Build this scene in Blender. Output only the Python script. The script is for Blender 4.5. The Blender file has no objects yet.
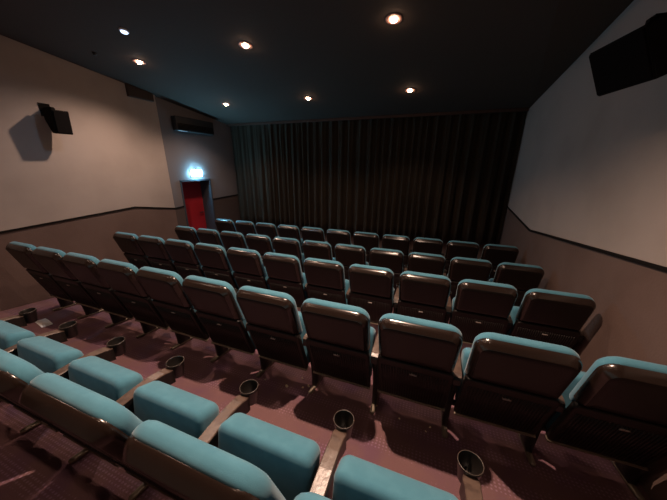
import bpy, bmesh, math, random
from mathutils import Vector, Matrix

# ------------------------------------------------------------------ camera, world, exposure
scene = bpy.context.scene
C = scene.collection
random.seed(7)

cam_data = bpy.data.cameras.new('camera')
cam_data.sensor_width = 36.0
cam_data.lens = 262.0 / 667.0 * 36.0
cam_data.clip_start = 0.02
cam = bpy.data.objects.new('camera', cam_data)
C.objects.link(cam)
R_ = (0.93773491, 0.34729828, 0.00609474)
U_ = (-0.11345651, 0.28966401, 0.95038012)
F_ = (-0.32829996, 0.89189611, -0.31103131)
cam.matrix_world = Matrix(((R_[0], U_[0], -F_[0], 0), (R_[1], U_[1], -F_[1], 0), (R_[2], U_[2], -F_[2], 0), (0, 0, 0, 1)))
scene.camera = cam

world = bpy.data.worlds.new('world')
scene.world = world
world.use_nodes = True
world.node_tree.nodes['Background'].inputs[0].default_value = (0.02, 0.02, 0.025, 1)
world.node_tree.nodes['Background'].inputs[1].default_value = 0.2

scene.view_settings.view_transform = 'Standard'
scene.view_settings.look = 'None'
scene.view_settings.gamma = 1.0
scene.view_settings.use_curve_mapping = False
scene.view_settings.exposure = 0.65

LAMP_COLOR = (1.0, 0.68, 0.51)
LAMP_W = {'visible': (82.0, 28.0, 20.0, 30.0, 22.0, 20.0), 'overhead': (42.0, 265.0), 'rear': (30.0, 6.0, 9.0)}
PALE_W = 16.0
EXIT_STRENGTH = 130.0
EXIT_COLOR = (0.24, 0.68, 1.0)


# ------------------------------------------------------------------ materials
def mat(name, color, rough=0.6, metal=0.0, spec=0.5, noise=None, bump=None, coat=0.0, sheen=0.0):
    m = bpy.data.materials.new(name)
    m.use_nodes = True
    nt = m.node_tree
    b = nt.nodes['Principled BSDF']
    b.inputs['Base Color'].default_value = (*color, 1)
    b.inputs['Roughness'].default_value = rough
    b.inputs['Metallic'].default_value = metal
    b.inputs['Specular IOR Level'].default_value = spec
    b.inputs['Coat Weight'].default_value = coat
    b.inputs['Sheen Weight'].default_value = sheen
    tc = nt.nodes.new('ShaderNodeTexCoord')
    if noise:
        scale, c2, lo, hi = noise
        n = nt.nodes.new('ShaderNodeTexNoise')
        n.inputs['Scale'].default_value = scale
        n.inputs['Detail'].default_value = 5
        nt.links.new(tc.outputs['Object'], n.inputs['Vector'])
        r = nt.nodes.new('ShaderNodeValToRGB')
        r.color_ramp.elements[0].position = lo
        r.color_ramp.elements[1].position = hi
        r.color_ramp.elements[0].color = (*color, 1)
        r.color_ramp.elements[1].color = (*c2, 1)
        nt.links.new(n.outputs['Fac'], r.inputs['Fac'])
        nt.links.new(r.outputs['Color'], b.inputs['Base Color'])
    if bump:
        scale, strength = bump
        n = nt.nodes.new('ShaderNodeTexNoise')
        n.inputs['Scale'].default_value = scale
        n.inputs['Detail'].default_value = 3
        nt.links.new(tc.outputs['Object'], n.inputs['Vector'])
        bp = nt.nodes.new('ShaderNodeBump')
        bp.inputs['Strength'].default_value = strength
        bp.inputs['Distance'].default_value = 0.01
        nt.links.new(n.outputs['Fac'], bp.inputs['Height'])
        nt.links.new(bp.outputs['Normal'], b.inputs['Normal'])
    return m


def emit_mat(name, color, strength):
    m = bpy.data.materials.new(name)
    m.use_nodes = True
    nt = m.node_tree
    nt.nodes.remove(nt.nodes['Principled BSDF'])
    e = nt.nodes.new('ShaderNodeEmission')
    e.inputs[0].default_value = (*color, 1)
    e.inputs[1].default_value = strength
    nt.links.new(e.outputs[0], nt.nodes['Material Output'].inputs[0])
    return m


def carpet_mat():
    m = mat('carpet', (0.2, 0.095, 0.1), rough=0.95, spec=0.1)
    nt = m.node_tree
    b = nt.nodes['Principled BSDF']
    tc = nt.nodes.new('ShaderNodeTexCoord')
    vor = nt.nodes.new('ShaderNodeTexVoronoi')
    vor.inputs['Scale'].default_value = 40.0
    vor.inputs['Randomness'].default_value = 0.12
    nt.links.new(tc.outputs['Object'], vor.inputs['Vector'])
    r = nt.nodes.new('ShaderNodeValToRGB')
    r.color_ramp.elements[0].position = 0.22
    r.color_ramp.elements[1].position = 0.34
    r.color_ramp.elements[0].color = (0.32, 0.19, 0.235, 1)
    r.color_ramp.elements[1].color = (0.215, 0.118, 0.122, 1)
    nt.links.new(vor.outputs['Distance'], r.inputs['Fac'])
    n = nt.nodes.new('ShaderNodeTexNoise')
    n.inputs['Scale'].default_value = 4.0
    n.inputs['Detail'].default_value = 4
    nt.links.new(tc.outputs['Object'], n.inputs['Vector'])
    r2 = nt.nodes.new('ShaderNodeValToRGB')
    r2.color_ramp.elements[0].position = 0.45
    r2.color_ramp.elements[1].position = 0.7
    r2.color_ramp.elements[0].color = (1, 1, 1, 1)
    r2.color_ramp.elements[1].color = (0.86, 0.82, 1.1, 1)
    nt.links.new(n.outputs['Fac'], r2.inputs['Fac'])
    mx = nt.nodes.new('ShaderNodeMix')
    mx.data_type = 'RGBA'
    mx.blend_type = 'MULTIPLY'
    mx.inputs[0].default_value = 1.0
    nt.links.new(r.outputs['Color'], mx.inputs[6])
    nt.links.new(r2.outputs['Color'], mx.inputs[7])
    nt.links.new(mx.outputs[2], b.inputs['Base Color'])
    n3 = nt.nodes.new('ShaderNodeTexNoise')
    n3.inputs['Scale'].default_value = 220.0
    nt.links.new(tc.outputs['Object'], n3.inputs['Vector'])
    bp = nt.nodes.new('ShaderNodeBump')
    bp.inputs['Strength'].default_value = 0.5
    bp.inputs['Distance'].default_value = 0.006
    nt.links.new(n3.outputs['Fac'], bp.inputs['Height'])
    nt.links.new(bp.outputs['Normal'], b.inputs['Normal'])
    return m


M = {
    'carpet': carpet_mat(),
    'plaster': mat('plaster', (0.44, 0.38, 0.345), 0.85, spec=0.2, noise=(1.3, (0.375, 0.32, 0.285), 0.45, 0.75), bump=(9, 0.15)),
    'dado': mat('dado', (0.17, 0.117, 0.10), 0.9, spec=0.15, noise=(2.2, (0.145, 0.098, 0.083), 0.4, 0.7), bump=(60, 0.2)),
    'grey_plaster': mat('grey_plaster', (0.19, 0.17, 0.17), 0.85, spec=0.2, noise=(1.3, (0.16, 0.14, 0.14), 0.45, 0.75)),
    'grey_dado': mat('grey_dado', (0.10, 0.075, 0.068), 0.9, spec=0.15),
    'trim': mat('trim', (0.008, 0.006, 0.005), 0.8, spec=0.2),
    'ceiling': mat('ceiling', (0.088, 0.071, 0.060), 0.9, spec=0.15, bump=(30, 0.1)),
    'curtain': mat('curtain', (0.068, 0.050, 0.035), 0.85, spec=0.15, sheen=0.1, bump=(80, 0.1)),
    'pelmet': mat('pelmet', (0.06, 0.025, 0.015), 0.8),
    'shell': mat('shell', (0.012, 0.008, 0.006), 0.38, spec=0.4),
    'shell_rim': mat('shell_rim', (0.02, 0.012, 0.009), 0.22, spec=0.75),
    'panel': mat('panel', (0.013, 0.009, 0.008), 0.45, spec=0.35, bump=(200, 0.05)),
    'teal': mat('teal', (0.068, 0.215, 0.295), 0.9, spec=0.15, sheen=0.25, noise=(14, (0.085, 0.25, 0.335), 0.4, 0.7), bump=(350, 0.08)),
    'arm': mat('arm', (0.11, 0.075, 0.058), 0.33, spec=0.6, noise=(30, (0.075, 0.05, 0.04), 0.45, 0.6), bump=(45, 0.12)),
    'cup': mat('cup', (0.012, 0.010, 0.009), 0.35, spec=0.5),
    'rim': mat('rim', (0.06, 0.045, 0.035), 0.35, spec=0.6),
    'halo_ring': mat('halo_ring', (0.36, 0.2, 0.17), 0.6),  # wide trim ring, tinted warm to stand in for the glow round the bulb
    'steel': mat('steel', (0.30, 0.25, 0.19), 0.45, metal=0.55, bump=(60, 0.05)),
    'black_metal': mat('black_metal', (0.018, 0.015, 0.014), 0.45, spec=0.5),
    'plate': mat('plate', (0.35, 0.30, 0.27), 0.4),
    'speaker': mat('speaker', (0.008, 0.007, 0.006), 0.8, spec=0.1),
    'grille': mat('grille', (0.007, 0.006, 0.006), 0.9, spec=0.05),
    'red_door': mat('red_door', (0.42, 0.014, 0.022), 0.55, noise=(3, (0.36, 0.012, 0.02), 0.4, 0.7)),
    'door_frame': mat('door_frame', (0.05, 0.055, 0.065), 0.6),
    'dark_unit': mat('dark_unit', (0.022, 0.021, 0.022), 0.6),
    'dark_box': mat('dark_box', (0.05, 0.032, 0.024), 0.7),
    'white_plastic': mat('white_plastic', (0.75, 0.78, 0.82), 0.4),
    'paper': mat('paper', (0.88, 0.88, 0.88), 0.8),
    'popcorn': mat('popcorn', (0.92, 0.72, 0.42), 0.8, noise=(60, (0.92, 0.86, 0.68), 0.4, 0.6)),
    'bulb': emit_mat('bulb', (1.0, 0.60, 0.38), 60.0),
    'pale_lamp': emit_mat('pale_lamp', (0.55, 0.7, 1.0), 1.6),
    'exit': emit_mat('exit', EXIT_COLOR, EXIT_STRENGTH),
}


# ------------------------------------------------------------------ helpers
def obj(name, bm, material, parent=None, smooth=True):
    me = bpy.data.meshes.new(name)
    bmesh.ops.recalc_face_normals(bm, faces=bm.faces[:])
    bm.to_mesh(me)
    bm.free()
    for p in me.polygons:
        p.use_smooth = smooth
    for m in (material if isinstance(material, (list, tuple)) else [material]):
        me.materials.append(m)
    o = bpy.data.objects.new(name, me)
    C.objects.link(o)
    if parent:
        o.parent = parent
    return o


def tag(o, label=None, cat=None, group=None, kind=None):
    if label:
        o['label'] = label
    if cat:
        o['category'] = cat
    if group:
        o['group'] = group
    if kind:
        o['kind'] = kind
    return o


def thing(name, label, cat, loc=(0, 0, 0), rot=(0, 0, 0), group=None):
    o = bpy.data.objects.new(name, None)
    o.empty_display_size = 0.1
    C.objects.link(o)
    o.location = loc
    o.rotation_euler = rot
    return tag(o, label, cat, group)


def box(bm, x0, x1, y0, y1, z0, z1, bevel=0.0):
    vs = [bm.verts.new((x, y, z)) for x in (x0, x1) for y in (y0, y1) for z in (z0, z1)]
    fs = [(0, 1, 3, 2), (4, 6, 7, 5), (0, 4, 5, 1), (2, 3, 7, 6), (0, 2, 6, 4), (1, 5, 7, 3)]
    faces = [bm.faces.new([vs[i] for i in f]) for f in fs]
    if bevel > 0:
        edges = list({e for f in faces for e in f.edges})
        bmesh.ops.bevel(bm, geom=edges, offset=bevel, segments=2, affect='EDGES', profile=0.5)
    return bm


def prism(bm, pts, d):
    """polygon pts (3-D) extruded by vector d"""
    a = [bm.verts.new(p) for p in pts]
    b = [bm.verts.new(Vector(p) + Vector(d)) for p in pts]
    bm.faces.new(a)
    bm.faces.new(b[::-1])
    n = len(pts)
    for i in range(n):
        j = (i + 1) % n
        bm.faces.new((a[i], b[i], b[j], a[j]))
    return bm


def rounded(u0, u1, v0, v1, radii, n=6):
    """closed outline, radii for (u0v0, u1v0, u1v1, u0v1)"""
    out = []
    corners = [(u0, v0, 1, 1, 180), (u1, v0, -1, 1, 270), (u1, v1, -1, -1, 0), (u0, v1, 1, -1, 90)]
    for (cu, cv, su, sv, a0), r in zip(corners, radii):
        for k in range(n + 1):
            a = math.radians(a0 + 90 * k / n)
            out.append((cu + su * r + r * math.cos(a), cv + sv * r + r * math.sin(a)))
    return out


def loft(bm, rings, cap0=True, cap1=True):
    vr = [[bm.verts.new(p) for p in ring] for ring in rings]
    n = len(vr[0])
    for a, b in zip(vr, vr[1:]):
        for i in range(n):
            j = (i + 1) % n
            bm.faces.new((a[i], a[j], b[j], b[i]))
    for cap, ring in ((cap0, vr[0]), (cap1, vr[-1])):
        if cap:
            c = bm.verts.new(sum((v.co for v in ring), Vector()) / n)
            for i in range(n):
                bm.faces.new((ring[i], ring[(i + 1) % n], c))
    return bm


def lathe(bm, prof, seg=28, axis_o=(0, 0, 0), cap0=False, cap1=False):
    rings = [[(axis_o[0] + r * math.cos(2 * math.pi * k / seg), axis_o[1] + r * math.sin(2 * math.pi * k / seg), axis_o[2] + z)
              for k in range(seg)] for r, z in prof]
    return loft(bm, rings, cap0, cap1)


# ------------------------------------------------------------------ room geometry
XL, XLF, XR, YC, YB = -5.22, -5.28, 1.465, 6.34, -2.4
PROFILE = [(YB, -1.735), (-0.1, -1.735), (0.1, -1.743), (3.85, -2.195), (4.15, -2.22), (4.45, -2.235), (YC, -2.235)]


def floor_z(y):
    for (y0, z0), (y1, z1) in zip(PROFILE, PROFILE[1:]):
        if y <= y1:
            return z0 + (z1 - z0) * (y - y0) / (y1 - y0)
    return PROFILE[-1][1]


def ceil_z(x, y):
    slope = 0.13 if x < -0.5 else 0.13 + 0.025 * (x + 0.5) / 1.93
    return 0.965 + slope * (6.3 - y)


# floor slab
bm = bmesh.new()
prism(bm, [(XLF - 0.4, y, z) for y, z in PROFILE] + [(XLF - 0.4, YC, -2.5), (XLF - 0.4, YB, -2.5)], (XR - XLF + 0.5, 0, 0))
tag(obj('floor', bm, M['carpet'], smooth=False), 'mauve dotted carpet on the sloping floor', None, kind='structure')

# ceiling
bm = bmesh.new()
xs = [XLF - 0.4, -0.5, XR + 0.1]
ys = [YB, YC + 0.1]
lo = [[bm.verts.new((x, y, ceil_z(x, y))) for y in ys] for x in xs]
hi = [[bm.verts.new((x, y, ceil_z(x, y) + 0.15)) for y in ys] for x in xs]
for i in range(2):
    bm.faces.new((lo[i][0], lo[i][1], lo[i + 1][1], lo[i + 1][0]))
    bm.faces.new((hi[i][0], hi[i + 1][0], hi[i + 1][1], hi[i][1]))
for i in range(2):
    for j in (0, 1):
        bm.faces.new((lo[i][j], lo[i + 1][j], hi[i + 1][j], hi[i][j]))
for i in (0, 2):
    bm.faces.new((lo[i][0], lo[i][1], hi[i][1], hi[i][0]))
tag(obj('ceiling', bm, M['ceiling'], smooth=False), 'dark matt sloping ceiling', None, kind='structure')


def wall_run(name, label, x, thick, line, y_top_ext=0.03, door=None, mats=('plaster', 'dado')):
    """wall in the plane x; line = dado polyline [(y,z)...]; upper plaster mesh + lower dado child + trim child"""
    y0, y1 = line[0][0], line[-1][0]
    up = bmesh.new()
    top = [(x, y1, ceil_z(x, y1) + y_top_ext), (x, y0, ceil_z(x, y0) + y_top_ext)]
    if door:
        d0, d1, dz = door
        def lz(y):
            for (a, b), (c, d) in zip(line, line[1:]):
                if a <= y <= c:
                    return b + (d - b) * (y - a) / (c - a)
        prism(up, [(x, y0, lz(y0)), (x, d0, lz(d0)), (x, d0, ceil_z(x, d0) + .03), (x, y0, ceil_z(x, y0) + .03)], (thick, 0, 0))
        prism(up, [(x, d0, dz), (x, d1, dz), (x, d1, ceil_z(x, d1) + .03), (x, d0, ceil_z(x, d0) + .03)], (thick, 0, 0))
        prism(up, [(x, d1, lz(d1)), (x, y1, lz(y1)), (x, y1, ceil_z(x, y1) + .03), (x, d1, ceil_z(x, d1) + .03)], (thick, 0, 0))
    else:
        prism(up, [(x, y, z) for y, z in line] + top, (thick, 0, 0))
    w = obj(name, up, M[mats[0]], smooth=False)
    tag(w, label, None, kind='structure')
    dn = bmesh.new()
    tr = bmesh.new()
    s = -1 if thick > 0 else 1
    runs = [line] if not door else [[(y0, lz(y0)), (d0, lz(d0))], [(d1, lz(d1)), (y1, lz(y1))]]
    for run in runs:
        a, b = run[0][0], run[-1][0]
        bot = [(x, y, z - 0.02) for y, z in [(b, floor_z(b))] + [p for p in PROFILE[::-1] if a < p[0] < b] + [(a, floor_z(a))]]
        prism(dn, [(x, y, z) for y, z in run] + bot, (thick, 0, 0))
        prism(tr, [(x, y, z + 0.012) for y, z in run] + [(x, y, z - 0.016) for y, z in run[::-1]], (s * 0.012, 0, 0))
    obj('dado', dn, M[mats[1]], w, smooth=False)
    obj('dado_rail', tr, M['trim'], w, smooth=False)
    return w


DOOR = (4.44, 5.32, -0.36)
wall_run('wall_left', 'pale plaster side wall above a brown dado, beside the exit', XL, -0.5,
         [(YB, -0.66), (1.60, -0.87), (3.34, -0.79), (4.16, -0.935)])
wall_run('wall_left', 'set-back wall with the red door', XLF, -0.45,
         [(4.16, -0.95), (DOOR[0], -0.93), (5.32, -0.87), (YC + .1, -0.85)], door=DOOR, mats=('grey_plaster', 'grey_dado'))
wall_run('wall_right', 'pale plaster side wall with brown dado, far from the exit', XR, 0.1,
         [(YB, -0.05), (2.2, -0.625), (4.70, -0.937), (6.17, -0.80), (YC + .1, -0.78)])

bm = bmesh.new()
box(bm, XLF - .4, XR + .1, YC, YC + .1, -2.3, 1.1)
tag(obj('wall_front', bm, M['dado'], smooth=False), 'brown end wall behind the curtain', None, kind='structure')
bm = bmesh.new()
box(bm, XLF - .4, XR + .1, YB - .1, YB, -1.8, 2.4)
tag(obj('wall_back', bm, M['plaster'], smooth=False), 'plaster wall behind the last row', None, kind='structure')

# door in its recess
XD = XLF - 0.31
bm = bmesh.new()
box(bm, XD - .04, XD, DOOR[0] + 0.03, DOOR[1] - 0.03, -2.23, DOOR[2] - 0.03)
d = obj('door_1', bm, M['red_door'], smooth=False)
tag(d, 'red door in a dark recess below the lit exit sign', None, kind='structure')
bm = bmesh.new()
box(bm, XD - .05, XLF + .012, DOOR[0], DOOR[0] + 0.035, -2.235, DOOR[2])
box(bm, XD - .05, XLF + .012, DOOR[1] - 0.035, DOOR[1], -2.235, DOOR[2])
box(bm, XD - .05, XLF + .012, DOOR[0], DOOR[1], DOOR[2] - 0.04, DOOR[2])
obj('door_frame', bm, M['door_frame'], d, smooth=False)
bm = bmesh.new()
box(bm, XD, XD + .05, DOOR[1] - 0.12, DOOR[1] - 0.10, -1.21, -1.19, .004)
box(bm, XD + .04, XD + .055, DOOR[1] - 0.22, DOOR[1] - 0.10, -1.21, -1.19, .004)
obj('door_handle', bm, M['dark_unit'], d, smooth=False)

# ------------------------------------------------------------------ curtain
def curtain():
    root = thing('stage_curtain', 'wide dark pleated stage curtain hanging across the end wall', 'curtain', (0, 0, 0))
    bm = bmesh.new()
    x0, x1 = XLF + 0.03, XR - 0.02
    nx, nz = 520, 8
    rnd = random.Random(3)
    ph = 0.0
    cols = []
    for i in range(nx + 1):
        x = x0 + (x1 - x0) * i / nx
        ph += (x1 - x0) / nx / (0.19 + 0.05 * math.sin(x * 2.3) + 0.02 * math.sin(7.1 * x + 1)) * 2 * math.pi
        col = []
        for k in range(nz + 1):
            t = k / nz
            zt = ceil_z(x, YC - .1) - 0.01
            zb = -1.74 + 0.13 * max(0, (x + 1.0) / 2.4)
            amp = 0.025 + 0.035 * t
            y = YC - 0.12 + amp * math.sin(ph + 0.25 * math.sin(3 * t + x)) + 0.012 * math.sin(2.7 * ph + t)
            col.append(bm.verts.new((x, y, zt + (zb - zt) * t)))
        cols.append(col)
    for a, b in zip(cols, cols[1:]):
        for k in range(nz):
            bm.faces.new((a[k], a[k + 1], b[k + 1], b[k]))
    bmesh.ops.solidify(bm, geom=bm.faces[:], thickness=0.006)
    obj('drape', bm, M['curtain'], root)
    bm = bmesh.new()
    z0 = ceil_z(-3, YC - .22)
    box(bm, XLF + .02, XR - .02, YC - .24, YC - .20, z0 - 0.06, z0 - 0.005)
    obj('pelmet', bm, M['pelmet'], root, smooth=False)
    bm = bmesh.new()
    return root


curtain()

# ------------------------------------------------------------------ cinema seats
PITCH = 0.55
ANG = math.radians(18)
UPV = Vector((0, -math.sin(ANG), math.cos(ANG)))
FWV = Vector((0, math.cos(ANG), math.sin(ANG)))
ORG = Vector((0, 0.115, 0.295))
SLOPE = -0.12


def bk(u, v, w, taper=True):
    if taper:
        u *= 0.965 + 0.035 * max(0, min(1, v / 0.70))
    return ORG + Vector((u, 0, 0)) + UPV * v + FWV * w


def back_rings(u, v0, v1, rad, prof, taper=True):
    rings = []
    for inset, w in prof:
        rr = [max(0.004, r - inset) for r in rad]
        rings.append([bk(a, b, w, taper) for a, b in rounded(-u + inset, u - inset, v0 + inset, v1 - inset, rr, 7)])
    return rings


def shell_bm():
    bm = bmesh.new()
    loft(bm, back_rings(0.246, 0.385, 0.745, (.012, .012, .08, .08),
                        [(.07, -.006), (.031, -.0055), (.029, -.004), (.026, -.001), (.011, .016), (.006, .024), (.002, .033), (0, .042), (0, .052), (.012, .056)]))
    for f in bm.faces:                                    # glossy rim round the matt back face
        c = f.calc_center_median() - ORG
        if c.dot(FWV) > -.004 and (c.dot(UPV) > .40):
            f.material_index = 1
    return bm


def panel_bm():
    bm = bmesh.new()
    loft(bm, back_rings(0.2445, -0.062, 0.387, (.02, .02, .03, .03),
                        [(.02, -.004), (.007, -.004), (.002, -.001), (0, .005), (0, .034), (.01, .038)], False))
    for k in range(25):                                   # moulded vertical ribs
        u = -0.216 + 0.018 * k
        loft(bm, [[bk(u + du, v, w) for du, v in ((-.004, -.03), (.004, -.03), (.004, .32), (-.004, .32))] for w in (.0, -.010)], False, True)
    return bm


def lip_bm():
    bm = bmesh.new()
    pts = [bk(-.2445, -.064, -.016, False), bk(.2445, -.064, -.016, False), bk(.2445, -.064, .03, False), bk(-.2445, -.064, .03, False)]
    prism(bm, pts, UPV * 0.01)
    return bm


def pad_bm():
    bm = bmesh.new()
    loft(bm, back_rings(0.245, 0.325, 0.753, (.03, .03, .088, .088),
                        [(.02, .040), (.006, .046), (.001, .055), (0, .062), (0, .075), (.004, .087), (.013, .098), (.030, .106), (.07, .110)]))
    return bm


def cushion_bm():
    a = math.radians(9)
    up = Vector((0, math.sin(a), math.cos(a)))
    fw = Vector((0, math.cos(a), -math.sin(a)))
    o = Vector((0, 0.160, 0.232))
    bm = bmesh.new()
    prof = [(.035, .0), (.016, .004), (.005, .013), (0, .028), (0, .105), (.006, .125), (.02, .140), (.035, .148)]
    rings = []
    for inset, w in prof:
        rr = [max(.006, r - inset * .7) for r in (.03, .03, .045, .045)]
        rings.append([o + Vector((p, 0, 0)) + up * (q - (0.35 * max(0, w - .06) if q > .25 else 0)) + fw * w
                      for p, q in rounded(-.230 + inset, .230 - inset, .0 + inset, .463 - inset, rr, 6)])
    loft(bm, rings)
    return bm


def pan_bm():
    a = math.radians(9)
    up = Vector((0, math.sin(a), math.cos(a)))
    fw = Vector((0, math.cos(a), -math.sin(a)))
    o = Vector((0, 0.160, 0.232))
    bm = bmesh.new()
    rings = []
    for inset, w in ((.0, .146), (0, .156), (.02, .168), (.05, .172)):
        rings.append([o + Vector((p, 0, 0)) + up * q + fw * w
                      for p, q in rounded(-.19 + inset, .19 - inset, .03 + inset, .36 - inset, (.03,) * 4, 5)])
    loft(bm, rings)
    return bm


AX = -PITCH / 2


def arm_bm(ax):
    bm = bmesh.new()
    path = [(.058, .578, .022), (.066, .596, .028), (.09, .606, .0295), (.16, .614, .030), (.28, .620, .030), (.36, .618, .030), (.42, .608, .030), (.455, .598, .033), (.475, .591, .028)]
    rings = []
    for y, z, hw in path:
        h = 0.040 if y < .3 else 0.055 if y < .4 else 0.09
        rings.append([(ax - hw, y, z - h), (ax + hw, y, z - h), (ax + hw, y, z - .005), (ax + hw - .004, y, z), (ax - hw + .004, y, z), (ax - hw, y, z - .005)])
    loft(bm, rings)
    bm.normal_update()
    bmesh.ops.recalc_face_normals(bm, faces=bm.faces[:])
    for f in bm.faces:                                    # brown top, black sides
        f.material_index = 0 if f.normal.z > .5 else 1
    return bm


def cup_bm(ax):
    bm = bmesh.new()
    o = (ax, 0.515, 0.004)
    lathe(bm, [(.001, .505), (.030, .503), (.036, .508), (.049, .598), (.0505, .604), (.0495, .608), (.0475, .606), (.0455, .598), (.034, .518), (.001, .516)], 32, o)
    for k in range(3):                                    # gripping ribs in the cup floor
        a = math.radians(90 + 120 * k)
        dx, dy = math.cos(a), math.sin(a)
        nx, ny = -dy * .0025, dx * .0025
        prism(bm, [(ax + nx, .515 + ny, 0.519), (ax - nx, .515 - ny, 0.519), (ax + dx * .034 - nx, .515 + dy * .034 - ny, 0.519), (ax + dx * .034 + nx, .515 + dy * .034 + ny, 0.519)], (0, 0, .02))
    return bm


def cup_ring_bm(ax):
    bm = bmesh.new()
    n, m_ = 36, 8
    rings = []
    for k in range(n):
        a = 2 * math.pi * k / n
        rings.append([(ax + (0.0485 + .0018 * math.cos(2 * math.pi * j / m_)) * math.cos(a), .515 + (0.0485 + .0018 * math.cos(2 * math.pi * j / m_)) * math.sin(a), .612 + .0018 * math.sin(2 * math.pi * j / m_)) for j in range(m_)])
    loft(bm, rings + [rings[0]], False, False)
    bmesh.ops.remove_doubles(bm, verts=bm.verts[:], dist=1e-5)
    return bm


def ped_bm(ax, slope):
    bm = bmesh.new()
    z0 = lambda y: slope * (y - 0.1)
    rings = []
    for t, y0, y1, hw in ((0, .20, .335, .017), (.03, .20, .33, .017), (.22, .185, .33, .017), (.35, .15, .33, .017), (.50, .10, .34, .018), (.58, .085, .36, .018)):
        zb = z0(.27) + .012 if t == 0 else t
        rings.append([(ax + sx * hw, y, zb) for sx, y in ((-1, y0), (1, y0), (1, y1), (-1, y1))])
    loft(bm, rings)
    return bm


def foot_bm(ax, slope):
    bm = bmesh.new()
    pts = rounded(-.019, .019, .105, .445, (.018,) * 4, 5)
    rings = []
    for ins, h in ((0, 0.0), (0, .014), (.006, .019)):
        rings.append([(ax + u * (1 - ins / .019), y + (ins if y < .2 else -ins if y > .3 else 0), slope * (y - .1) + h) for u, y in pts])
    loft(bm, rings)
    return bm


def plate_bm():
    bm = bmesh.new()
    rings = [[bk(u, v, w) for u, v in rounded(-.024, .024, .283, .295, (.004,) * 4, 3)] for w in (-.002, -.013)]
    loft(bm, rings)
    return bm


def bracket_bm():
    """steel hinge axle under the cushion joining both arm columns"""
    bm = bmesh.new()
    box(bm, -PITCH / 2 + .015, PITCH / 2 - .045, .190, .225, .234, .262, .004)
    return bm


def build_seat(slope, metal_foot):
    t = thing('cinema_seat', 'x', 'cinema seat')
    obj('backrest_shell', shell_bm(), (M['shell'], M['shell_rim']), t)
    lp = obj('lower_back_panel', panel_bm(), M['panel'], t)
    obj('label_plate', plate_bm(), M['plate'], lp)
    obj('bottom_rail', lip_bm(), M['steel'], lp, smooth=False)
    obj('backrest_pad', pad_bm(), M['teal'], t)
    cu = obj('seat_cushion', cushion_bm(), M['teal'], t)
    obj('seat_pan', pan_bm(), M['panel'], cu)
    obj('hinge_bar', bracket_bm(), M['black_metal'], t)
    add_arm(t, AX, slope, metal_foot)
    return t


def add_arm(t, ax, slope, metal_foot):
    a = obj('armrest', arm_bm(ax), (M['arm'], M['cup']), t, smooth=False)
    c = obj('cup_holder', cup_bm(ax), M['cup'], a)
    obj('cup_rim', cup_ring_bm(ax), M['rim'], a)
    p = obj('leg', ped_bm(ax, slope), M['black_metal'], t)
    obj('foot_bar', foot_bm(ax, slope), metal_foot, p)


def copy_tree(o, parent=None):
    c = o.copy()
    C.objects.link(c)
    if parent:
        c.parent = parent
    for ch in list(o.children):
        copy_tree(ch, c)
    return c


ORD = ['first', 'second', 'third', 'fourth', 'fifth', 'sixth', 'seventh', 'eighth', 'ninth', 'tenth', 'eleventh']
X0 = -4.37
ROWS = [
    # y of the back top, first index, last index, phrase, group
    (0.392, 3, 9, 'nearest row beside its bright blue tipped cushions', 'seats of the nearest row'),
    (1.505, 0, 10, 'row behind the lit carpet strip', 'seats of the second row from the viewer'),
    (2.604, 0, 10, 'middle row of the five', 'seats of the middle row'),
    (3.659, 0, 10, 'second row from the curtain', 'seats of the second row from the curtain'),
    (4.692, 0, 10, 'row closest to the curtain', 'seats of the row closest to the curtain'),
]
proto = {}
for r, (y, i0, i1, phrase, group) in enumerate(ROWS):
    slope = -0.01 if r == 4 else SLOPE
    foot = 'steel'
    for i in range(i0, i1 + 1):
        key = (slope,)
        if key not in proto:
            t = proto[key] = build_seat(slope, M[foot])
        else:
            t = copy_tree(proto[key])
        x = X0 + PITCH * i - (0.03, 0.012, 0, 0, 0)[r]
        t.location = (x, y, floor_z(y + 0.1) + (0.012, 0.006, 0, 0, 0)[r])
        n = i - i0
        if r == 0:
            t['label'] = 'black-backed teal seat, %s along from the lower left, in the nearest row' % ORD[n]
        else:
            t['label'] = 'black-backed teal seat, %s from exit sign wall, %s' % (ORD[n], phrase)
        t['category'] = 'cinema seat'
        t['group'] = group
        if i == 10:
            add_arm(t, -AX, slope, M[foot])
bpy.context.view_layer.update()


# ------------------------------------------------------------------ ceiling lamps
def downlight(x, y, label, group, power, blend, size):
    z = ceil_z(x, y)
    t = thing('downlight', label, 'ceiling light', (x, y, z), (math.atan(-0.13), 0, 0), group)
    bm = bmesh.new()
    lathe(bm, [(.034, .002), (.034, -.003), (.042, -.005), (.078, -.006), (.085, -.004), (.086, .002)], 28)
    obj('trim_ring', bm, M['halo_ring'], t)
    bm = bmesh.new()
    lathe(bm, [(.033, -.001), (.033, -.012), (.026, -.022), (.012, -.028)], 24, cap0=True, cap1=True)
    obj('bulb', bm, M['bulb'], t)
    ld = bpy.data.lights.new('downlight_beam', 'SPOT')
    ld.energy = power
    ld.color = LAMP_COLOR
    ld.spot_size = math.radians(size)
    ld.spot_blend = blend
    ld.shadow_soft_size = 0.03
    lo_ = bpy.data.objects.new('downlight_beam', ld)
    C.objects.link(lo_)
    lo_.parent = t
    lo_.location = (0, 0, -0.065)
    return t


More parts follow.
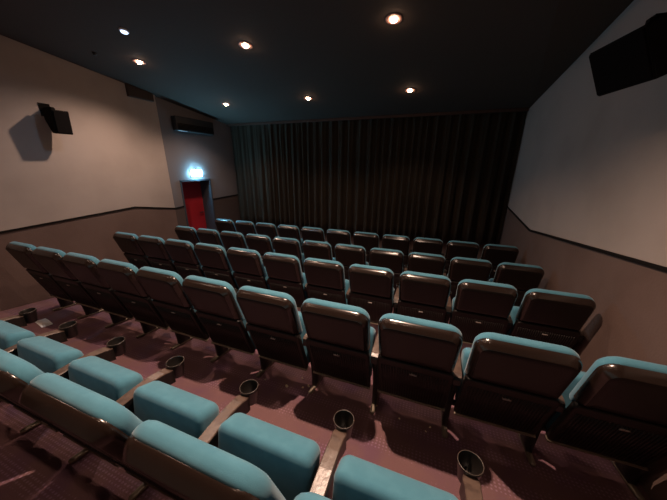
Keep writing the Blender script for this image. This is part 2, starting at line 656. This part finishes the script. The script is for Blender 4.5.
G = 'recessed ceiling downlights'
for w, sz, (x, y, label) in zip(LAMP_W['visible'], (147, 122, 130, 134, 118, 126), ((-4.13, 3.15, 'glowing downlight above the black speaker by the exit sign wall'),
                    (-2.33, 3.19, 'glowing downlight, middle one of the nearer ceiling row'),
                    (-0.55, 3.18, 'glowing downlight of the nearer ceiling row, farthest from the exit sign'),
                    (-4.14, 4.86, 'glowing downlight nearest the lit exit sign'),
                    (-2.32, 4.91, 'glowing downlight in the ceiling row by the curtain, middle one'),
                    (-0.52, 4.93, 'glowing downlight by the curtain, farthest from the exit sign'))):
    downlight(x, y, label, G, w, 0.9 if sz > 140 else 0.5, sz)
for x, s, w in zip((-2.33, -0.55), ('in its middle', 'far from the exit sign'), LAMP_W['overhead']):
    downlight(x, 1.53, 'overhead downlight above the second row, ' + s, G, w, 1.0, 137)

for x, s, w in zip((-4.13, -2.33, -0.55), ('by the exit sign wall', 'in its middle', 'far from the exit sign'), LAMP_W['rear']):
    downlight(x, -0.13, 'rear downlight above the row nearest the viewer, ' + s, G, w, 1.0, 140)

# small lamp and a small sensor on the ceiling
def ceiling_disc(name, x, y, r, h, label, cat, m, m2=None):
    t = thing(name, label, cat, (x, y, ceil_z(x, y)), (math.atan(-0.13), 0, 0))
    bm = bmesh.new()
    lathe(bm, [(r, .002), (r, -.3 * h), (r * .92, -.5 * h)], 24, cap0=True, cap1=True)
    obj('base', bm, m, t)
    bm = bmesh.new()
    lathe(bm, [(r * .72, -.45 * h), (r * .7, -.85 * h), (r * .55, -h)], 24, cap0=True, cap1=True)
    obj('cap', bm, m2 or m, t)
    return t


pale = ceiling_disc('ceiling_lamp', -3.53, 2.58, .05, .03, 'small pale blue-white lamp on the dark ceiling', 'lamp', M['white_plastic'], M['pale_lamp'])
ld = bpy.data.lights.new('pale_beam', 'SPOT')
ld.energy = PALE_W
ld.color = (0.42, 0.68, 1.0)
ld.spot_size = math.radians(165)
ld.spot_blend = 0.8
ld.shadow_soft_size = 0.06
lo_ = bpy.data.objects.new('pale_beam', ld)
C.objects.link(lo_)
lo_.parent = pale
lo_.location = (0, 0, -0.04)
ceiling_disc('ceiling_sensor', -4.51, 2.82, .03, .03, 'tiny grey sensor on the ceiling near the speaker wall', 'sensor', M['dark_unit'])

# ------------------------------------------------------------------ exit sign
t = thing('exit_sign', 'glowing pale blue exit sign above the red door', 'exit sign', (XLF, 4.90, -0.22))
bm = bmesh.new()
box(bm, 0, .02, -.15, .15, -.075, .075, .004)
obj('housing', bm, M['white_plastic'], t, smooth=False)
bm = bmesh.new()
box(bm, .02, .06, -.135, .135, -.06, .06, .006)
obj('lit_face', bm, M['exit'], t, smooth=False)
bm = bmesh.new()
box(bm, 0, .03, -.05, .05, .073, .09)
obj('mount', bm, M['white_plastic'], t, smooth=False)

# long dark unit above, and brown box on the near wall
t = thing('wall_unit', 'long dark unit high on the wall above the exit sign', 'wall unit', (XLF, 5.0, 0.79))
bm = bmesh.new()
box(bm, 0, .13, -.52, .52, -.13, .15, .015)
obj('body', bm, M['dark_unit'], t)
bm = bmesh.new()
for k in range(5):
    box(bm, .125, .138, -.49, .49, -.10 + .025 * k, -.088 + .025 * k)
obj('front_grille', bm, M['grille'], t, smooth=False)
bm = bmesh.new()
box(bm, .08, .136, -.47, -.27, -.136, -.126, .002)  # pale strip painted in as the glint along the unit's lower edge
obj('edge_glint', bm, M['white_plastic'], t, smooth=False)

t = thing('ceiling_box', 'dark brown box tucked under the ceiling at the wall end', 'box', (XL, 3.85, 1.235))
bm = bmesh.new()
prism(bm, [(0, -.22, -.12), (0, .24, -.12), (0, .24, .03), (0, -.22, .09)], (.05, 0, 0))
obj('body', bm, M['dark_box'], t, smooth=False)
bm = bmesh.new()
prism(bm, [(.05, -.20, -.105), (.05, .22, -.105), (.05, .22, .012), (.05, -.20, .068)], (.008, 0, 0))
obj('cover', bm, M['dark_box'], t, smooth=False)


# ------------------------------------------------------------------ wall speakers
def speaker(label, loc, rz, tilt, w, h, dpt, wall_dx):
    """front baffle faces local +x; origin at the front face centre"""
    t = thing('wall_speaker', label, 'speaker', loc, (0, 0, 0), 'wall speakers')
    rot = Matrix.Rotation(rz, 4, 'Z') @ Matrix.Rotation(tilt, 4, 'Y')
    bm = bmesh.new()
    prism(bm, [(0, -w / 2, -h / 2), (0, -w / 2, h / 2), (-dpt, -w / 2, h / 2), (-dpt, -w / 2, h * .05), (-dpt * .45, -w / 2, -h / 2)], (0, w, 0))
    bmesh.ops.bevel(bm, geom=bm.edges[:], offset=.006, segments=2, affect='EDGES')
    bm.transform(rot)
    obj('cabinet', bm, M['speaker'], t, smooth=False)
    bm = bmesh.new()
    box(bm, -.002, .012, -w / 2 + .012, w / 2 - .012, -h / 2 + .012, h / 2 - .012, .006)
    bm.transform(rot)
    obj('front_grille', bm, M['grille'], t, smooth=False)
    bm = bmesh.new()
    p = rot @ Vector((-dpt * .8, 0, h / 2))
    s = 1 if wall_dx > 0 else -1
    box(bm, min(p.x, wall_dx), max(p.x, wall_dx), p.y - .02, p.y + .02, p.z + .0, p.z + .035)
    box(bm, min(wall_dx, wall_dx - s * .012), max(wall_dx, wall_dx - s * .012), p.y - .06, p.y + .06, p.z - .08, p.z + .09)
    box(bm, p.x - .02, p.x + .02, p.y - .02, p.y + .02, p.z - .02, p.z + .02)
    obj('wall_bracket', bm, M['speaker'], t, smooth=False)
    return t


speaker('black wall speaker beside its shadow on the exit side wall', (-4.90, 2.44, 0.525), 0.0, math.radians(6), .19, .30, .20, XL + 4.90)
speaker('large black wall speaker high on the wall opposite the exit', (1.025, 2.465, 0.61), math.pi + 0.19, math.radians(26), .43, .30, .24, XR - 1.025)

# ------------------------------------------------------------------ litter on the carpet
def popcorn(x, y, s, rz):
    bm = bmesh.new()
    rr = random.Random(int(x * 1000) + int(y * 999))
    for k in range(4):
        v = Vector((rr.uniform(-.5, .5), rr.uniform(-.5, .5), rr.uniform(0, .4))) * s
        bmesh.ops.create_icosphere(bm, subdivisions=2, radius=s * rr.uniform(.42, .62), matrix=Matrix.Translation(v))
    o = obj('popcorn', bm, M['popcorn'])
    zmin = min(v.co.z for v in o.data.vertices)
    o.location = (x, y, floor_z(y) - zmin - .001)
    tag(o, 'small pale popcorn crumb lying on the carpet under the second row', 'popcorn', 'popcorn crumbs on the carpet')


for x, y, s in ((-1.04, 1.62, .012), (-.86, 1.70, .009), (-.81, 1.71, .009), (-.80, 1.64, .008), (-.90, 1.66, .008), (-.26, 1.75, .011), (-.24, 1.71, .009),
                (-1.36, 1.56, .008), (-1.27, 1.62, .007), (-.96, 1.77, .008), (-.04, 1.66, .006), (.19, 1.67, .006), (.16, 1.62, .005)):
    popcorn(x, y, s * 1.5, 0)
bm = bmesh.new()
n = 8
a = [[bm.verts.new((-.13 + .26 * i / n, -.05 + .10 * j, .004 + .012 * math.sin(math.pi * i / n) * (1 if j else .4))) for j in (0, 1)] for i in range(n + 1)]
for p, q in zip(a, a[1:]):
    bm.faces.new((p[0], p[1], q[1], q[0]))
bmesh.ops.recalc_face_normals(bm, faces=bm.faces[:])
bmesh.ops.solidify(bm, geom=bm.faces[:], thickness=0.002)
o = obj('paper_sheet', bm, M['paper'], smooth=False)
o.location = (-4.33, 1.385, floor_z(1.385) + .006)
o.rotation_euler = (math.atan(-.12), 0, -.15)
tag(o, 'white paper slip on the carpet near the exit wall', 'paper')
